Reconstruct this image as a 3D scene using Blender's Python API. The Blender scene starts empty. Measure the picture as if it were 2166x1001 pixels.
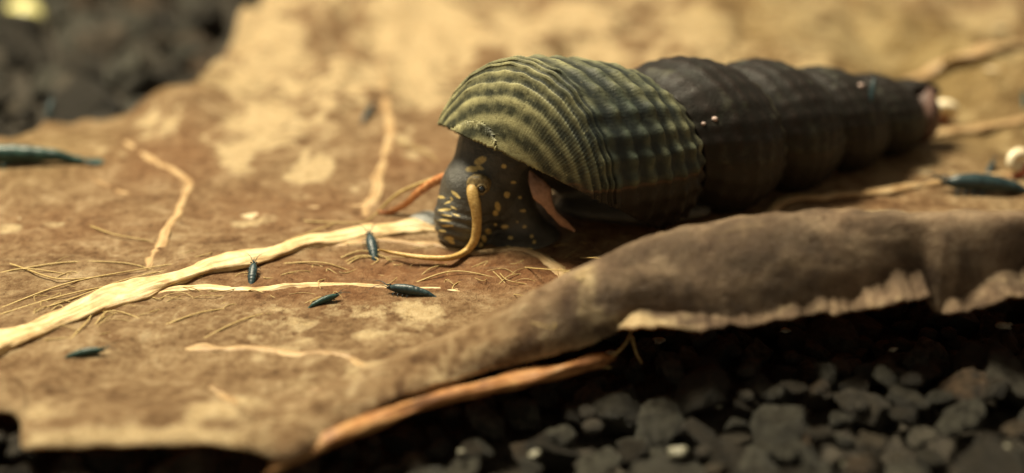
import bpy, bmesh, math, random
import numpy as np
from mathutils import Vector, Matrix
from mathutils.bvhtree import BVHTree

random.seed(7); rng = np.random.default_rng(7)
SC = bpy.context.scene
COL = SC.collection
S = 0.01                      # everything below is laid out in centimetres

# ------------------------------------------------------------------ camera
PITCH = math.radians(25.0); DIST = 18.0
CAM = np.array([0.0, -DIST*math.cos(PITCH), DIST*math.sin(PITCH)])
FWD = np.array([0.0, math.cos(PITCH), -math.sin(PITCH)])
UPV = np.array([0.0, math.sin(PITCH), math.cos(PITCH)])
RGT = np.array([1.0, 0.0, 0.0])
cd = bpy.data.cameras.new('camera'); cam = bpy.data.objects.new('camera', cd); COL.objects.link(cam)
cam.location = CAM*S; cam.rotation_euler = (math.radians(90)-PITCH, 0, 0)
cd.lens = 50.0; cd.sensor_width = 36.0; cd.sensor_fit = 'HORIZONTAL'
cd.clip_start = 0.005; cd.clip_end = 20.0
cd.dof.use_dof = True; cd.dof.focus_distance = 16.7*S; cd.dof.aperture_fstop = 8.4
SC.camera = cam

# ------------------------------------------------------------------ light of the tank: one warm lamp above, dim room around
w = bpy.data.worlds.new('World'); SC.world = w; w.use_nodes = True
bg = w.node_tree.nodes['Background']; bg.inputs[0].default_value = (1.0, 0.86, 0.62, 1); bg.inputs[1].default_value = 0.25
def area(name, loc, target, size, size_y, power, colr):
    ld = bpy.data.lights.new(name, 'AREA'); ld.shape = 'RECTANGLE'; ld.size = size*S; ld.size_y = size_y*S
    ld.energy = power; ld.color = colr
    o = bpy.data.objects.new(name, ld); COL.objects.link(o); o.location = np.array(loc)*S
    o.rotation_euler = (Vector(target)-Vector(loc)).to_track_quat('-Z', 'Y').to_euler()
    return o
area('tank_lamp', (-13, 7.0, 38), (0, 0, 0), 16, 7, 5.2, (1.0, 0.88, 0.63))

SC.view_settings.view_transform = 'Standard'; SC.view_settings.look = 'None'
SC.view_settings.exposure = 0.0; SC.view_settings.gamma = 1.0; SC.view_settings.use_curve_mapping = False
SC.cycles.use_denoising = True
SC.cycles.max_bounces = 5; SC.cycles.diffuse_bounces = 3; SC.cycles.glossy_bounces = 2; SC.cycles.transmission_bounces = 3
SC.cycles.caustics_reflective = False; SC.cycles.caustics_refractive = False
SC.cycles.sample_clamp_indirect = 4.0

# ------------------------------------------------------------------ numbers: rays, noise, splines
K = 0.72/2166.0
def ray(px, py):
    return FWD + RGT*((px-1083)*K) - UPV*((py-500.5)*K)
def on_z(px, py, z=0.0):
    d = ray(px, py); return CAM + d*((z-CAM[2])/d[2])
def on_y(px, py, Y):
    d = ray(px, py); return CAM + d*((Y-CAM[1])/d[1])
def proj(P):
    q = np.asarray(P)-CAM; dz = q@FWD
    return np.stack([1083+(q@RGT)/dz/K, 500.5-(q@UPV)/dz/K, dz], -1)

def _h(ix, iy, iz, s):
    n = (ix*374761393 + iy*668265263 + iz*2147483647 + s*1274126177) & 0xffffffff
    n = ((n ^ (n >> 13))*1274126177) & 0xffffffff
    n = (n ^ (n >> 16)) & 0xffffffff
    return n/4294967295.0
def vnoise(P, seed=0):
    P = np.asarray(P, float); i = np.floor(P).astype(np.int64); f = P-i; f = f*f*f*(f*(f*6-15)+10)
    r = 0
    for dx in (0, 1):
        wx = f[..., 0] if dx else 1-f[..., 0]
        for dy in (0, 1):
            wy = f[..., 1] if dy else 1-f[..., 1]
            for dz in (0, 1):
                wz = f[..., 2] if dz else 1-f[..., 2]
                r = r + wx*wy*wz*_h(i[..., 0]+dx, i[..., 1]+dy, i[..., 2]+dz, seed)
    return r*2-1
def fbm(P, oct=4, seed=0, gain=0.5):
    P = np.asarray(P, float); r = 0; a = 1.0
    for k in range(oct):
        r = r + a*vnoise(P*(2.03**k)+k*17.3, seed+k); a *= gain
    return r
def fbm1(x, f=1.0, oct=3, seed=0):
    x = np.asarray(x, float)*f
    return fbm(np.stack([x, x*0+0.37, x*0+1.9], -1), oct, seed)
def smooth(a, b, x):
    t = np.clip((x-a)/(b-a), 0, 1); return t*t*(3-2*t)
def catmull(pts, n):
    P = np.asarray(pts, float); m = len(P)
    Q = np.vstack([2*P[0]-P[1], P, 2*P[-1]-P[-2]])
    t = np.linspace(0, m-1, n); i = np.minimum(t.astype(int), m-2); u = (t-i)[:, None]
    a, b, c, d = Q[i], Q[i+1], Q[i+2], Q[i+3]
    return 0.5*((2*b)+(-a+c)*u+(2*a-5*b+4*c-d)*u*u+(-a+3*b-3*c+d)*u**3)

# ------------------------------------------------------------------ object helpers
def link(name, me, parent=None, mat=None):
    o = bpy.data.objects.new(name, me); COL.objects.link(o)
    if mat is not None and me is not None:
        me.materials.clear(); me.materials.append(mat)
    if parent is not None: o.parent = parent
    return o
def mesh_of(name, V, F, smooth_shade=True, attrs=None):
    me = bpy.data.meshes.new(name)
    V = np.asarray(V, float)*S
    if isinstance(F, np.ndarray):
        nf, k = F.shape
        me.vertices.add(len(V)); me.vertices.foreach_set('co', V.ravel())
        me.loops.add(nf*k); me.loops.foreach_set('vertex_index', F.ravel().astype(np.int32))
        me.polygons.add(nf); me.polygons.foreach_set('loop_start', np.arange(0, nf*k, k, dtype=np.int32))
        me.update(calc_edges=True); me.validate()
    else:
        me.from_pydata([tuple(v) for v in V], [], [tuple(f) for f in F]); me.update()
    if smooth_shade:
        me.polygons.foreach_set('use_smooth', np.ones(len(me.polygons), bool))
    if attrs:
        for k, v in attrs.items():
            v = np.asarray(v, float)
            if v.ndim == 1:
                a = me.attributes.new(k, 'FLOAT', 'POINT'); a.data.foreach_set('value', v)
            else:
                a = me.attributes.new(k, 'FLOAT_COLOR', 'POINT')
                a.data.foreach_set('color', np.hstack([v, np.ones((len(v), 1))]).ravel())
    return me
def obj(name, V, F, mat, parent=None, origin=None, attrs=None, smooth_shade=True):
    """one mesh object; V in world cm; its origin (cm) becomes the object's location unless a parent carries it"""
    V = np.asarray(V, float)
    if parent is not None:
        o0 = np.array(parent.get('_o', (0, 0, 0)), float)
        return link(name, mesh_of(name, V-o0, F, smooth_shade, attrs), parent, mat)
    o0 = np.zeros(3) if origin is None else np.asarray(origin, float)
    o = link(name, mesh_of(name, V-o0, F, smooth_shade, attrs), None, mat)
    o.location = o0*S; o['_o'] = tuple(o0)
    return o
def empty(name, at):
    o = bpy.data.objects.new(name, None); COL.objects.link(o); o.empty_display_size = 0.005
    o.location = np.asarray(at)*S; o['_o'] = tuple(float(a) for a in at)
    return o
def tag(o, label=None, category=None, group=None, kind=None):
    if label: o['label'] = label
    if category: o['category'] = category
    if group: o['group'] = group
    if kind: o['kind'] = kind
    return o
def grid_faces(nu, nv, wrap_v=False, wrap_u=False):
    iu = np.arange(nu if wrap_u else nu-1); iv = np.arange(nv if wrap_v else nv-1)
    a, b = np.meshgrid(iu, iv, indexing='ij'); a2 = (a+1) % nu; b2 = (b+1) % nv
    return np.stack([a*nv+b, a2*nv+b, a2*nv+b2, a*nv+b2], -1).reshape(-1, 4)
def tube(path, rad, n=10, flat=1.0, up=(0, 0, 1), cap=True, lump=0.0, seed=0):
    """tapered tube along a path; flat squeezes it along 'up'"""
    P = np.asarray(path, float); m = len(P); rad = np.broadcast_to(np.asarray(rad, float), (m,))
    T = np.gradient(P, axis=0); T /= np.linalg.norm(T, axis=1)[:, None]+1e-12
    up = np.asarray(up, float)
    B = np.cross(T, up); B /= np.linalg.norm(B, axis=1)[:, None]+1e-9
    N = np.cross(B, T)
    a = np.linspace(0, 2*np.pi, n, endpoint=False)
    R = rad[:, None]*np.ones(n)
    if lump:
        s = np.cumsum(np.r_[0, np.linalg.norm(np.diff(P, axis=0), axis=1)])
        q = np.stack([s[:, None]/(rad.mean()*5)+0*a, 1.3*np.cos(a)+0*R, 1.3*np.sin(a)+0*R], -1)
        R = R*(1+lump*fbm(q, 3, seed))
    V = P[:, None]+R[..., None]*(np.cos(a)[None, :, None]*B[:, None]+flat*np.sin(a)[None, :, None]*N[:, None])
    V = V.reshape(-1, 3); F = [tuple(f) for f in grid_faces(m, n, wrap_v=True)]
    if cap:
        V = np.vstack([V, P[0], P[-1]]); c0, c1 = len(V)-2, len(V)-1
        F += [(c0, (i+1) % n, i) for i in range(n)] + [(c1, (m-1)*n+i, (m-1)*n+(i+1) % n) for i in range(n)]
    return V, F
def merge(parts):
    V = []; F = []; o = 0
    for v, f in parts:
        V.append(np.asarray(v)); F += [tuple(int(i)+o for i in q) for q in f]; o += len(v)
    return np.vstack(V), F
def ico(sub):
    bm = bmesh.new(); bmesh.ops.create_icosphere(bm, subdivisions=sub, radius=1.0)
    V = np.array([v.co[:] for v in bm.verts]); F = np.array([[v.index for v in f.verts] for f in bm.faces]); bm.free()
    return V, F
def surface_nets(D, org, h):
    ins = D < 0; nx, ny, nz = D.shape; c = (nx-1, ny-1, nz-1)
    acc = np.zeros(c+(3,)); cnt = np.zeros(c)
    cor = [(i, j, k) for i in (0, 1) for j in (0, 1) for k in (0, 1)]
    def sl(A, o): return A[o[0]:o[0]+c[0], o[1]:o[1]+c[1], o[2]:o[2]+c[2]]
    for a in cor:
        for ax in range(3):
            if a[ax]: continue
            b = list(a); b[ax] = 1
            da, db = sl(D, a), sl(D, b); m = (da < 0) != (db < 0)
            t = np.where(m, da/np.where(m, da-db, 1), 0)
            for q in range(3):
                acc[..., q] += np.where(m, a[q]+(t if q == ax else 0), 0)
            cnt += m
    act = cnt > 0; idx = -np.ones(c, int); idx[act] = np.arange(act.sum())
    base = np.stack(np.meshgrid(*[np.arange(n) for n in c], indexing='ij'), -1)
    V = (base[act]+acc[act]/cnt[act][:, None])*h+np.asarray(org)
    F = []
    for ax in range(3):
        u, v = (ax+1) % 3, (ax+2) % 3
        s0 = [slice(None)]*3; s1 = [slice(None)]*3; s0[ax] = slice(0, -1); s1[ax] = slice(1, None)
        A, B = ins[tuple(s0)], ins[tuple(s1)]
        e = np.argwhere(A != B); e = e[(e[:, u] > 0) & (e[:, v] > 0) & (e[:, u] < D.shape[u]-1) & (e[:, v] < D.shape[v]-1)]
        def g(du, dv):
            q = e.copy(); q[:, u] -= du; q[:, v] -= dv; return idx[q[:, 0], q[:, 1], q[:, 2]]
        f = np.stack([g(0, 0), g(1, 0), g(1, 1), g(0, 1)], -1)
        fl = ~A[e[:, 0], e[:, 1], e[:, 2]]
        f[fl] = f[fl][:, ::-1]
        F.append(f)
    return V, np.vstack(F)

# ------------------------------------------------------------------ materials
class M:
    def __init__(s, name, rough=0.6, spec=0.3):
        s.m = bpy.data.materials.new(name); s.m.use_nodes = True; s.t = s.m.node_tree
        s.b = s.t.nodes['Principled BSDF']; s.out = s.t.nodes['Material Output']
        s.b.inputs['Roughness'].default_value = rough; s.b.inputs['Specular IOR Level'].default_value = spec
    def n(s, typ, **kw):
        q = s.t.nodes.new(typ)
        for k, v in kw.items(): setattr(q, k, v)
        return q
    def l(s, a, b): s.t.links.new(a, b)
    def coord(s, scale=100.0, kind='Object'):
        tc = s.n('ShaderNodeTexCoord'); mp = s.n('ShaderNodeMapping')
        mp.inputs['Scale'].default_value = (scale,)*3 if not hasattr(scale, '__len__') else scale
        s.l(tc.outputs[kind], mp.inputs[0]); return mp.outputs[0]
    def noise(s, v, scale, detail=4, rough=0.55, dist=0.0):
        q = s.n('ShaderNodeTexNoise'); q.inputs['Scale'].default_value = scale; q.inputs['Detail'].default_value = detail
        q.inputs['Roughness'].default_value = rough; q.inputs['Distortion'].default_value = dist; s.l(v, q.inputs['Vector']); return q.outputs['Fac']
    def voro(s, v, scale, feature='F1', rnd=1.0):
        q = s.n('ShaderNodeTexVoronoi', feature=feature); q.inputs['Scale'].default_value = scale; q.inputs['Randomness'].default_value = rnd
        s.l(v, q.inputs['Vector']); return q.outputs['Distance']
    def ramp(s, f, stops, interp='LINEAR'):
        q = s.n('ShaderNodeValToRGB'); e = q.color_ramp; e.interpolation = interp
        while len(e.elements) < len(stops): e.elements.new(0.5)
        for el, (p, c) in zip(e.elements, stops):
            el.position = p; el.color = (c[0], c[1], c[2], 1) if hasattr(c, '__len__') else (c, c, c, 1)
        s.l(f, q.inputs[0]); return q.outputs[0]
    def mix(s, f, a, b, mode='MIX'):
        q = s.n('ShaderNodeMix', data_type='RGBA', blend_type=mode)
        for j, val in ((0, f), (6, a), (7, b)):
            sock = q.inputs[j]
            if isinstance(val, (int, float)): sock.default_value = val if j == 0 else (val, val, val, 1)
            elif isinstance(val, tuple): sock.default_value = (*val, 1)
            else: s.l(val, sock)
        return q.outputs[2]
    def math(s, op, a, b=0.0, clamp=False):
        q = s.n('ShaderNodeMath', operation=op, use_clamp=clamp)
        for sock, val in ((q.inputs[0], a), (q.inputs[1], b)):
            if isinstance(val, (int, float)): sock.default_value = val
            else: s.l(val, sock)
        return q.outputs[0]
    def attr(s, name, colr=False):
        q = s.n('ShaderNodeAttribute', attribute_name=name); return q.outputs['Color'] if colr else q.outputs['Fac']
    def bump(s, h, strength, dist):
        q = s.n('ShaderNodeBump'); q.inputs['Strength'].default_value = strength; q.inputs['Distance'].default_value = dist*S
        s.l(h, q.inputs['Height']); s.l(q.outputs[0], s.b.inputs['Normal']); return q.outputs[0]
    def color(s, c):
        if isinstance(c, tuple): s.b.inputs['Base Color'].default_value = (*c, 1)
        else: s.l(c, s.b.inputs['Base Color'])
    def translucent(s, c, fac, normal=None):
        t = s.n('ShaderNodeBsdfTranslucent'); mx = s.n('ShaderNodeMixShader'); mx.inputs[0].default_value = fac
        if isinstance(c, tuple): t.inputs[0].default_value = (*c, 1)
        else: s.l(c, t.inputs[0])
        if normal is not None: s.l(normal, t.inputs['Normal'])
        s.l(s.b.outputs[0], mx.inputs[1]); s.l(t.outputs[0], mx.inputs[2]); s.l(mx.outputs[0], s.out.inputs[0])

def mat_leaf():
    m = M('leaf_blade', 0.5, 0.35); v = m.coord()
    n1 = m.noise(v, 0.55, 5, 0.6, 0.4); n2 = m.noise(v, 2.2, 6, 0.65, 0.6); n3 = m.noise(v, 9.0, 5, 0.7); n4 = m.noise(v, 38.0, 4, 0.7)
    # streaky fibres running along the blade
    vs = m.coord((14.0*3, 100.0*3, 100.0)); ns = m.noise(vs, 1.2, 4, 0.6, 0.3)
    nm = m.math('ADD', m.math('MULTIPLY', n2, 0.6), m.math('MULTIPLY', n3, 0.4))
    base = m.ramp(nm, [(0.36, (0.14, 0.070, 0.028)), (0.45, (0.27, 0.160, 0.075)), (0.54, (0.42, 0.285, 0.15)), (0.65, (0.62, 0.48, 0.29))])
    base = m.mix(m.math('MULTIPLY', m.attr('red'), 0.9), base, m.ramp(n3, [(0.3, (0.13, 0.042, 0.014)), (0.55, (0.30, 0.125, 0.045)), (0.75, (0.44, 0.24, 0.11))]))
    base = m.mix(m.attr('grey'), base, m.ramp(n2, [(0.3, (0.13, 0.082, 0.054)), (0.47, (0.33, 0.235, 0.155)), (0.7, (0.56, 0.43, 0.29))]))
    base = m.mix(m.math('MULTIPLY', m.ramp(m.noise(v, 1.3, 4, 0.6, 0.5), [(0.42, 0.8), (0.56, 0.0)]), m.attr('grey')), base, (0.075, 0.045, 0.030))
    # pale skin patches
    pk = m.math('ADD', m.attr('pale'), m.math('MULTIPLY', m.math('SUBTRACT', n2, 0.5), 1.1))
    pk = m.math('ADD', pk, m.math('MULTIPLY', m.math('SUBTRACT', n3, 0.5), 0.35))
    nq = m.noise(v, 1.15, 4, 0.6, 0.8); pk = m.math('ADD', pk, m.math('MULTIPLY', m.math('MULTIPLY', m.math('SUBTRACT', nq, 0.5), 3.4), m.attr('mottle')))
    pf = m.ramp(pk, [(0.32, 0.0), (0.62, 1.0)])
    pale = m.ramp(n3, [(0.3, (0.58, 0.42, 0.21)), (0.6, (0.76, 0.62, 0.37))])
    base = m.mix(pf, base, pale)
    base = m.mix(m.math('MULTIPLY', m.attr('olive'), 0.8), base, m.ramp(n2, [(0.3, (0.16, 0.105, 0.028)), (0.55, (0.40, 0.29, 0.10)), (0.75, (0.60, 0.47, 0.21))]))
    # dark rot specks, light fibre flecks, fine net
    base = m.mix(m.ramp(n3, [(0.28, 0.65), (0.40, 0.0)]), base, (0.07, 0.034, 0.014))
    base = m.mix(m.ramp(ns, [(0.58, 0.0), (0.74, 0.42)]), base, (0.66, 0.50, 0.29))
    base = m.mix(m.ramp(n4, [(0.30, 0.45), (0.45, 0.0)]), base, (0.10, 0.05, 0.02))
    net = m.voro(v, 11.0, 'DISTANCE_TO_EDGE')
    base = m.mix(m.math('MULTIPLY', m.ramp(net, [(0.0, 0.5), (0.06, 0.0)]), 0.22), base, (0.55, 0.40, 0.21))
    m.color(base)
    hgt = m.math('ADD', m.math('MULTIPLY', n3, 0.6), m.math('MULTIPLY', n4, 0.35))
    hgt = m.math('ADD', hgt, m.math('MULTIPLY', ns, 0.4))
    hgt = m.math('SUBTRACT', hgt, m.math('MULTIPLY', m.ramp(net, [(0.0, 0.0), (0.08, 1.0)]), 0.07))
    nb = m.bump(hgt, 1.0, 0.08)
    m.l(m.ramp(n4, [(0.3, 0.38), (0.7, 0.7)]), m.b.inputs['Roughness'])
    m.translucent(m.mix(1.0, base, (1.0, 0.72, 0.45), 'MULTIPLY'), 0.45, nb)
    return m.m
def mat_vein(name, c0, c1, c2, rough=0.42, spec=0.4):
    m = M(name, rough, spec); v = m.coord()
    n = m.noise(v, 3.5, 5, 0.65, 0.5); f = m.noise(m.attr('along', True), 1.0, 5, 0.6)
    c = m.ramp(n, [(0.3, c0), (0.5, c1), (0.7, c2)])
    c = m.mix(m.ramp(f, [(0.35, 0.75), (0.5, 0.0)]), c, tuple(x*0.55 for x in c0))
    c = m.mix(m.ramp(f, [(0.55, 0.0), (0.7, 0.5)]), c, tuple(min(1, x*1.12) for x in c2))
    m.color(c); nb = m.bump(f, 0.7, 0.03)
    m.translucent(c, 0.18, nb); return m.m
def mat_shell():
    m = M('snail_shell', 0.5, 0.22); v = m.coord()
    n1 = m.noise(v, 2.5, 5, 0.6, 0.3); n2 = m.noise(v, 16.0, 5, 0.7); n3 = m.noise(v, 70.0, 3, 0.7)
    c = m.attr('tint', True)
    c = m.mix(m.ramp(n1, [(0.35, 0.25), (0.55, 0.0)]), c, (0.018, 0.020, 0.016))
    c = m.mix(m.ramp(n2, [(0.30, 0.6), (0.48, 0.0)]), c, (0.012, 0.013, 0.011))
    c = m.mix(m.math('MULTIPLY', m.ramp(n2, [(0.60, 0.0), (0.75, 0.55)]), m.attr('young')), c, (0.42, 0.40, 0.22))
    c = m.mix(m.math('MULTIPLY', m.ramp(n2, [(0.62, 0.0), (0.76, 0.5)]), m.math('SUBTRACT', 1.0, m.attr('young'))), c, (0.055, 0.022, 0.014))
    m.color(c); m.bump(m.math('ADD', n2, m.math('MULTIPLY', n3, 0.4)), 0.5, 0.02)
    m.l(m.ramp(n2, [(0.3, 0.40), (0.7, 0.66)]), m.b.inputs['Roughness'])
    return m.m
def mat_body():
    m = M('snail_skin', 0.36, 0.55); v = m.coord()
    n1 = m.noise(v, 4.0, 4, 0.6); n2 = m.noise(v, 34.0, 4, 0.65)
    c = m.ramp(n1, [(0.3, (0.034, 0.034, 0.031)), (0.7, (0.082, 0.079, 0.068))])
    c = m.mix(m.ramp(n2, [(0.58, 0.0), (0.75, 0.35)]), c, (0.11, 0.095, 0.065))
    c = m.mix(m.attr('greyish'), c, (0.30, 0.31, 0.29))
    sp = m.math('ADD', m.attr('spot'), m.math('MULTIPLY', m.math('SUBTRACT', n2, 0.5), 0.5))
    c = m.mix(m.ramp(sp, [(0.40, 0.0), (0.62, 1.0)]), c, m.ramp(n2, [(0.3, (0.42, 0.30, 0.10)), (0.7, (0.68, 0.54, 0.22))]))
    m.color(c); m.bump(m.math('ADD', n2, m.math('MULTIPLY', n1, 0.4)), 0.6, 0.03)
    return m.m
def mat_simple(name, cols, scale=20.0, rough=0.5, spec=0.4, bump=0.4, bd=0.02, trans=0.0):
    m = M(name, rough, spec); v = m.coord(); n = m.noise(v, scale, 5, 0.65)
    k = len(cols); c = m.ramp(n, [(0.3+0.4*i/max(1, k-1), cols[i]) for i in range(k)])
    m.color(c); nb = m.bump(n, bump, bd)
    if trans: m.translucent(c, trans, nb)
    return m.m
def mat_stone():
    m = M('gravel_stone', 0.45, 0.3); v = m.coord()
    oi = m.n('ShaderNodeObjectInfo')
    n1 = m.noise(v, 3.0, 6, 0.65, 0.2); n2 = m.noise(v, 18.0, 5, 0.7); n3 = m.noise(v, 60.0, 3, 0.7)
    a = m.ramp(oi.outputs['Random'], [(0.0, (0.018, 0.015, 0.011)), (0.3, (0.042, 0.034, 0.024)), (0.5, (0.045, 0.043, 0.034)), (0.75, (0.078, 0.074, 0.058)), (0.9, (0.075, 0.046, 0.026)), (1.0, (0.13, 0.12, 0.095))])
    c = m.mix(m.ramp(n1, [(0.40, 0.9), (0.56, 0.0)]), a, (0.012, 0.010, 0.007))
    c = m.mix(m.ramp(n2, [(0.58, 0.0), (0.72, 0.5)]), c, (0.17, 0.155, 0.115))
    c = m.mix(m.ramp(n3, [(0.66, 0.0), (0.74, 0.6)]), c, (0.34, 0.31, 0.22))  # wet glints painted into the colour as bright specks
    m.color(c); m.bump(m.math('ADD', n2, m.math('MULTIPLY', n3, 0.5)), 0.9, 0.05)
    return m.m

LEAF = mat_leaf()
RIB = mat_vein('leaf_midrib', (0.45, 0.27, 0.12), (0.70, 0.51, 0.26), (0.86, 0.74, 0.48))
VEIN = mat_vein('leaf_vein', (0.32, 0.19, 0.085), (0.48, 0.32, 0.16), (0.62, 0.46, 0.26))
TWIG = mat_vein('leaf_stalk', (0.22, 0.085, 0.028), (0.45, 0.21, 0.075), (0.60, 0.36, 0.15))
FIBRE = mat_simple('leaf_fibre', [(0.30, 0.20, 0.07), (0.55, 0.42, 0.18)], 30, 0.5)
SHELL = mat_shell(); BODY = mat_body(); STONE = mat_stone()
SOIL = mat_simple('substrate', [(0.012, 0.010, 0.008), (0.04, 0.034, 0.026), (0.06, 0.052, 0.04)], 6, 0.8, 0.2, 0.9, 0.1)
FEELER = mat_simple('feeler_skin', [(0.30, 0.17, 0.045), (0.48, 0.31, 0.10), (0.58, 0.42, 0.17)], 40, 0.42, 0.45)
FEELER2 = mat_simple('red_feeler_skin', [(0.26, 0.09, 0.03), (0.44, 0.18, 0.065), (0.56, 0.30, 0.13)], 14, 0.45, 0.4)
EYEM = mat_simple('eye', [(0.006, 0.008, 0.010), (0.02, 0.025, 0.03)], 30, 0.15, 0.6)
EYERING = mat_simple('eyelid_skin', [(0.05, 0.04, 0.022), (0.20, 0.15, 0.07), (0.38, 0.29, 0.13)], 26, 0.5)
PINK = mat_simple('pink_flesh', [(0.34, 0.19, 0.13), (0.56, 0.34, 0.25)], 20, 0.45, 0.4, 0.3, 0.02, 0.15)
SHRIMP = mat_simple('dark_shrimp_shell', [(0.006, 0.013, 0.016), (0.014, 0.032, 0.038), (0.04, 0.07, 0.075)], 16, 0.38, 0.4, 0.3)
TEAL = mat_simple('teal_shrimp_shell', [(0.006, 0.020, 0.018), (0.012, 0.042, 0.036), (0.04, 0.095, 0.08)], 12, 0.4, 0.4, 0.3)
PEARL = mat_simple('pale_snail_shell', [(0.55, 0.42, 0.28), (0.74, 0.64, 0.44), (0.80, 0.74, 0.58)], 9, 0.25, 0.5, 0.15)
REDFLESH = mat_simple('red_snail_flesh', [(0.30, 0.06, 0.03), (0.45, 0.13, 0.07)], 12, 0.4)
FLECK = mat_simple('pale_fleck', [(0.36, 0.27, 0.15), (0.56, 0.45, 0.28)], 14, 0.6)
CHIP = mat_simple('pale_mineral', [(0.10, 0.09, 0.06), (0.24, 0.23, 0.17), (0.42, 0.40, 0.31)], 14, 0.3, 0.5, 0.8, 0.04)
BEAD = mat_simple('worn_bead', [(0.25, 0.14, 0.12), (0.50, 0.42, 0.38)], 30, 0.35)

# ------------------------------------------------------------------ gravel bed (ground) and its stones
def bed_z(x, y):
    return -0.62 - 0.1*smooth(2, 14, y)+0.30*smooth(1.5, 6.5, x)*(1-smooth(-3, -1, y))+0.26*smooth(1.0, 2.2, x)*(1-smooth(-3.1, -2.3, y)) + 0.22*fbm(np.stack([x*0.45, y*0.45, x*0], -1), 3, 5)
gx, gy = np.meshgrid(np.linspace(-26, 26, 130), np.linspace(-12, 42, 135), indexing='ij')
gz = bed_z(gx, gy)-0.25+0.10*fbm(np.stack([gx*2, gy*2, gx*0], -1), 3, 9)
BED = obj('gravel_bed', np.stack([gx, gy, gz], -1).reshape(-1, 3), grid_faces(130, 135), SOIL)
tag(BED, kind='structure')

stone_meshes = []
iv, ifc = ico(4)
for k in range(14):
    r = np.random.default_rng(100+k)
    nrm = r.normal(size=(11, 3)); nrm /= np.linalg.norm(nrm, axis=1)[:, None]
    dpl = r.uniform(0.50, 0.95, 11)
    q = iv@nrm.T; rad = np.where(q > 0.05, dpl/np.maximum(q, 0.05), 9)
    kk = 60.0; rr = -np.log(np.exp(-kk*np.minimum(rad, 3)).sum(1)+np.exp(-kk*1.08))/kk
    V = iv*rr[:, None]*np.array([1.0, r.uniform(0.72, 0.95), r.uniform(0.55, 0.8)])
    V = V*(1+0.09*fbm(V*2.2+k*7, 4, 40+k)[:, None]+0.04*fbm(V*8+k, 3, 70+k)[:, None])
    stone_meshes.append(mesh_of('stone', V, ifc)); stone_meshes[-1].materials.append(STONE)

# front edge of the leaf in the photo, used only to decide which stones can be seen
def edge_line(px):
    return np.interp(px, [-400, 40, 56, 420, 605, 740, 1100, 1340, 1700, 2166, 2600], [840, 865, 920, 910, 940, 880, 770, 650, 630, 585, 560])
pts = []
def scatter(x0, x1, y0, y1, n, rmin, rmax, lift, dens):
    out = []
    for _ in range(n):
        x, y = rng.uniform(x0, x1), rng.uniform(y0, y1); rs = rmin+(rmax-rmin)*rng.uniform(0, 1)**1.8
        ok = True
        for (a, b, c) in out:
            if (a-x)**2+(b-y)**2 < ((c+rs)*dens)**2: ok = False; break
        if ok: out.append((x, y, rs))
    return [(x, y, float(bed_z(np.array(x), np.array(y)))+lift, r) for x, y, r in out]
pts += scatter(-13, 13, -10.5, -0.2, 14000, 0.15, 0.56, 0.0, 0.68)
pts += scatter(-13, 13, -10.5, -0.2, 900, 0.10, 0.24, 0.12, 0.9)
pts += scatter(-22, 4, 4, 34, 3500, 0.34, 0.7, 0.05, 0.78)
front = []; hidden = []
for (x, y, z, r) in pts:
    p = proj(np.array([x, y, z])); rp = r/(p[2]*K)
    infr = -rp < p[0] < 2166+rp and -rp < p[1] < 1001+rp
    if y < 2: vis = infr and p[1]+rp > edge_line(p[0])-20
    else: vis = infr and (p[1]-rp < np.interp(p[0], [0, 130, 420, 480, 560], [262, 207, 172, 20, 0]) and p[0] < 600)
    (front if vis else hidden).append((rp if vis else 0, x, y, z, r))
front.sort(reverse=True)
hidden += front[290:]; front = front[:290]
for i, (rp, x, y, z, r) in enumerate(front):
    o = bpy.data.objects.new('stone', stone_meshes[i % 14]); COL.objects.link(o); o.parent = BED
    o.location = np.array([x, y, z])*S; o.scale = (r,)*3
    o.rotation_euler = (rng.uniform(-0.5, 0.5), rng.uniform(-0.5, 0.5), rng.uniform(0, 6.28))
lv, lf = ico(2); parts = []
for (_, x, y, z, r) in hidden:
    a = rng.uniform(0, 6.28); c, s_ = math.cos(a), math.sin(a)
    V = lv*(1+0.18*fbm(lv*1.7+rng.uniform(0, 50), 2, 3)[:, None])*np.array([1, 0.85, 0.65])
    parts.append((V@np.array([[c, s_, 0], [-s_, c, 0], [0, 0, 1]])*r+np.array([x, y, z]), lf))
Vh = np.vstack([p[0] for p in parts]); Fh = np.vstack([lf+i*len(lv) for i in range(len(parts))])
gr = obj('gravel', Vh, Fh, STONE, BED); tag(gr, kind='stuff')

# pale mineral chips lying in the gravel
cv, cf = ico(2)
for k, (px, py, r) in enumerate([(2068, 612, .10), (2125, 690, .14), (2030, 795, .16), (2105, 800, .13), (1430, 955, .16), (1800, 985, .14), (1660, 700, .10), (1290, 745, .09), (2130, 950, .15), (1130, 960, .10), (1520, 860, .06), (1890, 740, .08), (975, 955, .07), (1395, 720, .12)]):
    c = on_z(px, py, -0.33+0.2*smooth(1.5, 6.5, np.array((px-1083)*0.005)))
    r *= 0.62
    obj('pale_chip', cv*np.array([r, r*0.7, r*0.5])*(1+0.5*fbm(cv*1.6+k*5, 3, 90+k)[:, None])+c, cf, CHIP, BED, smooth_shade=False)
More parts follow.
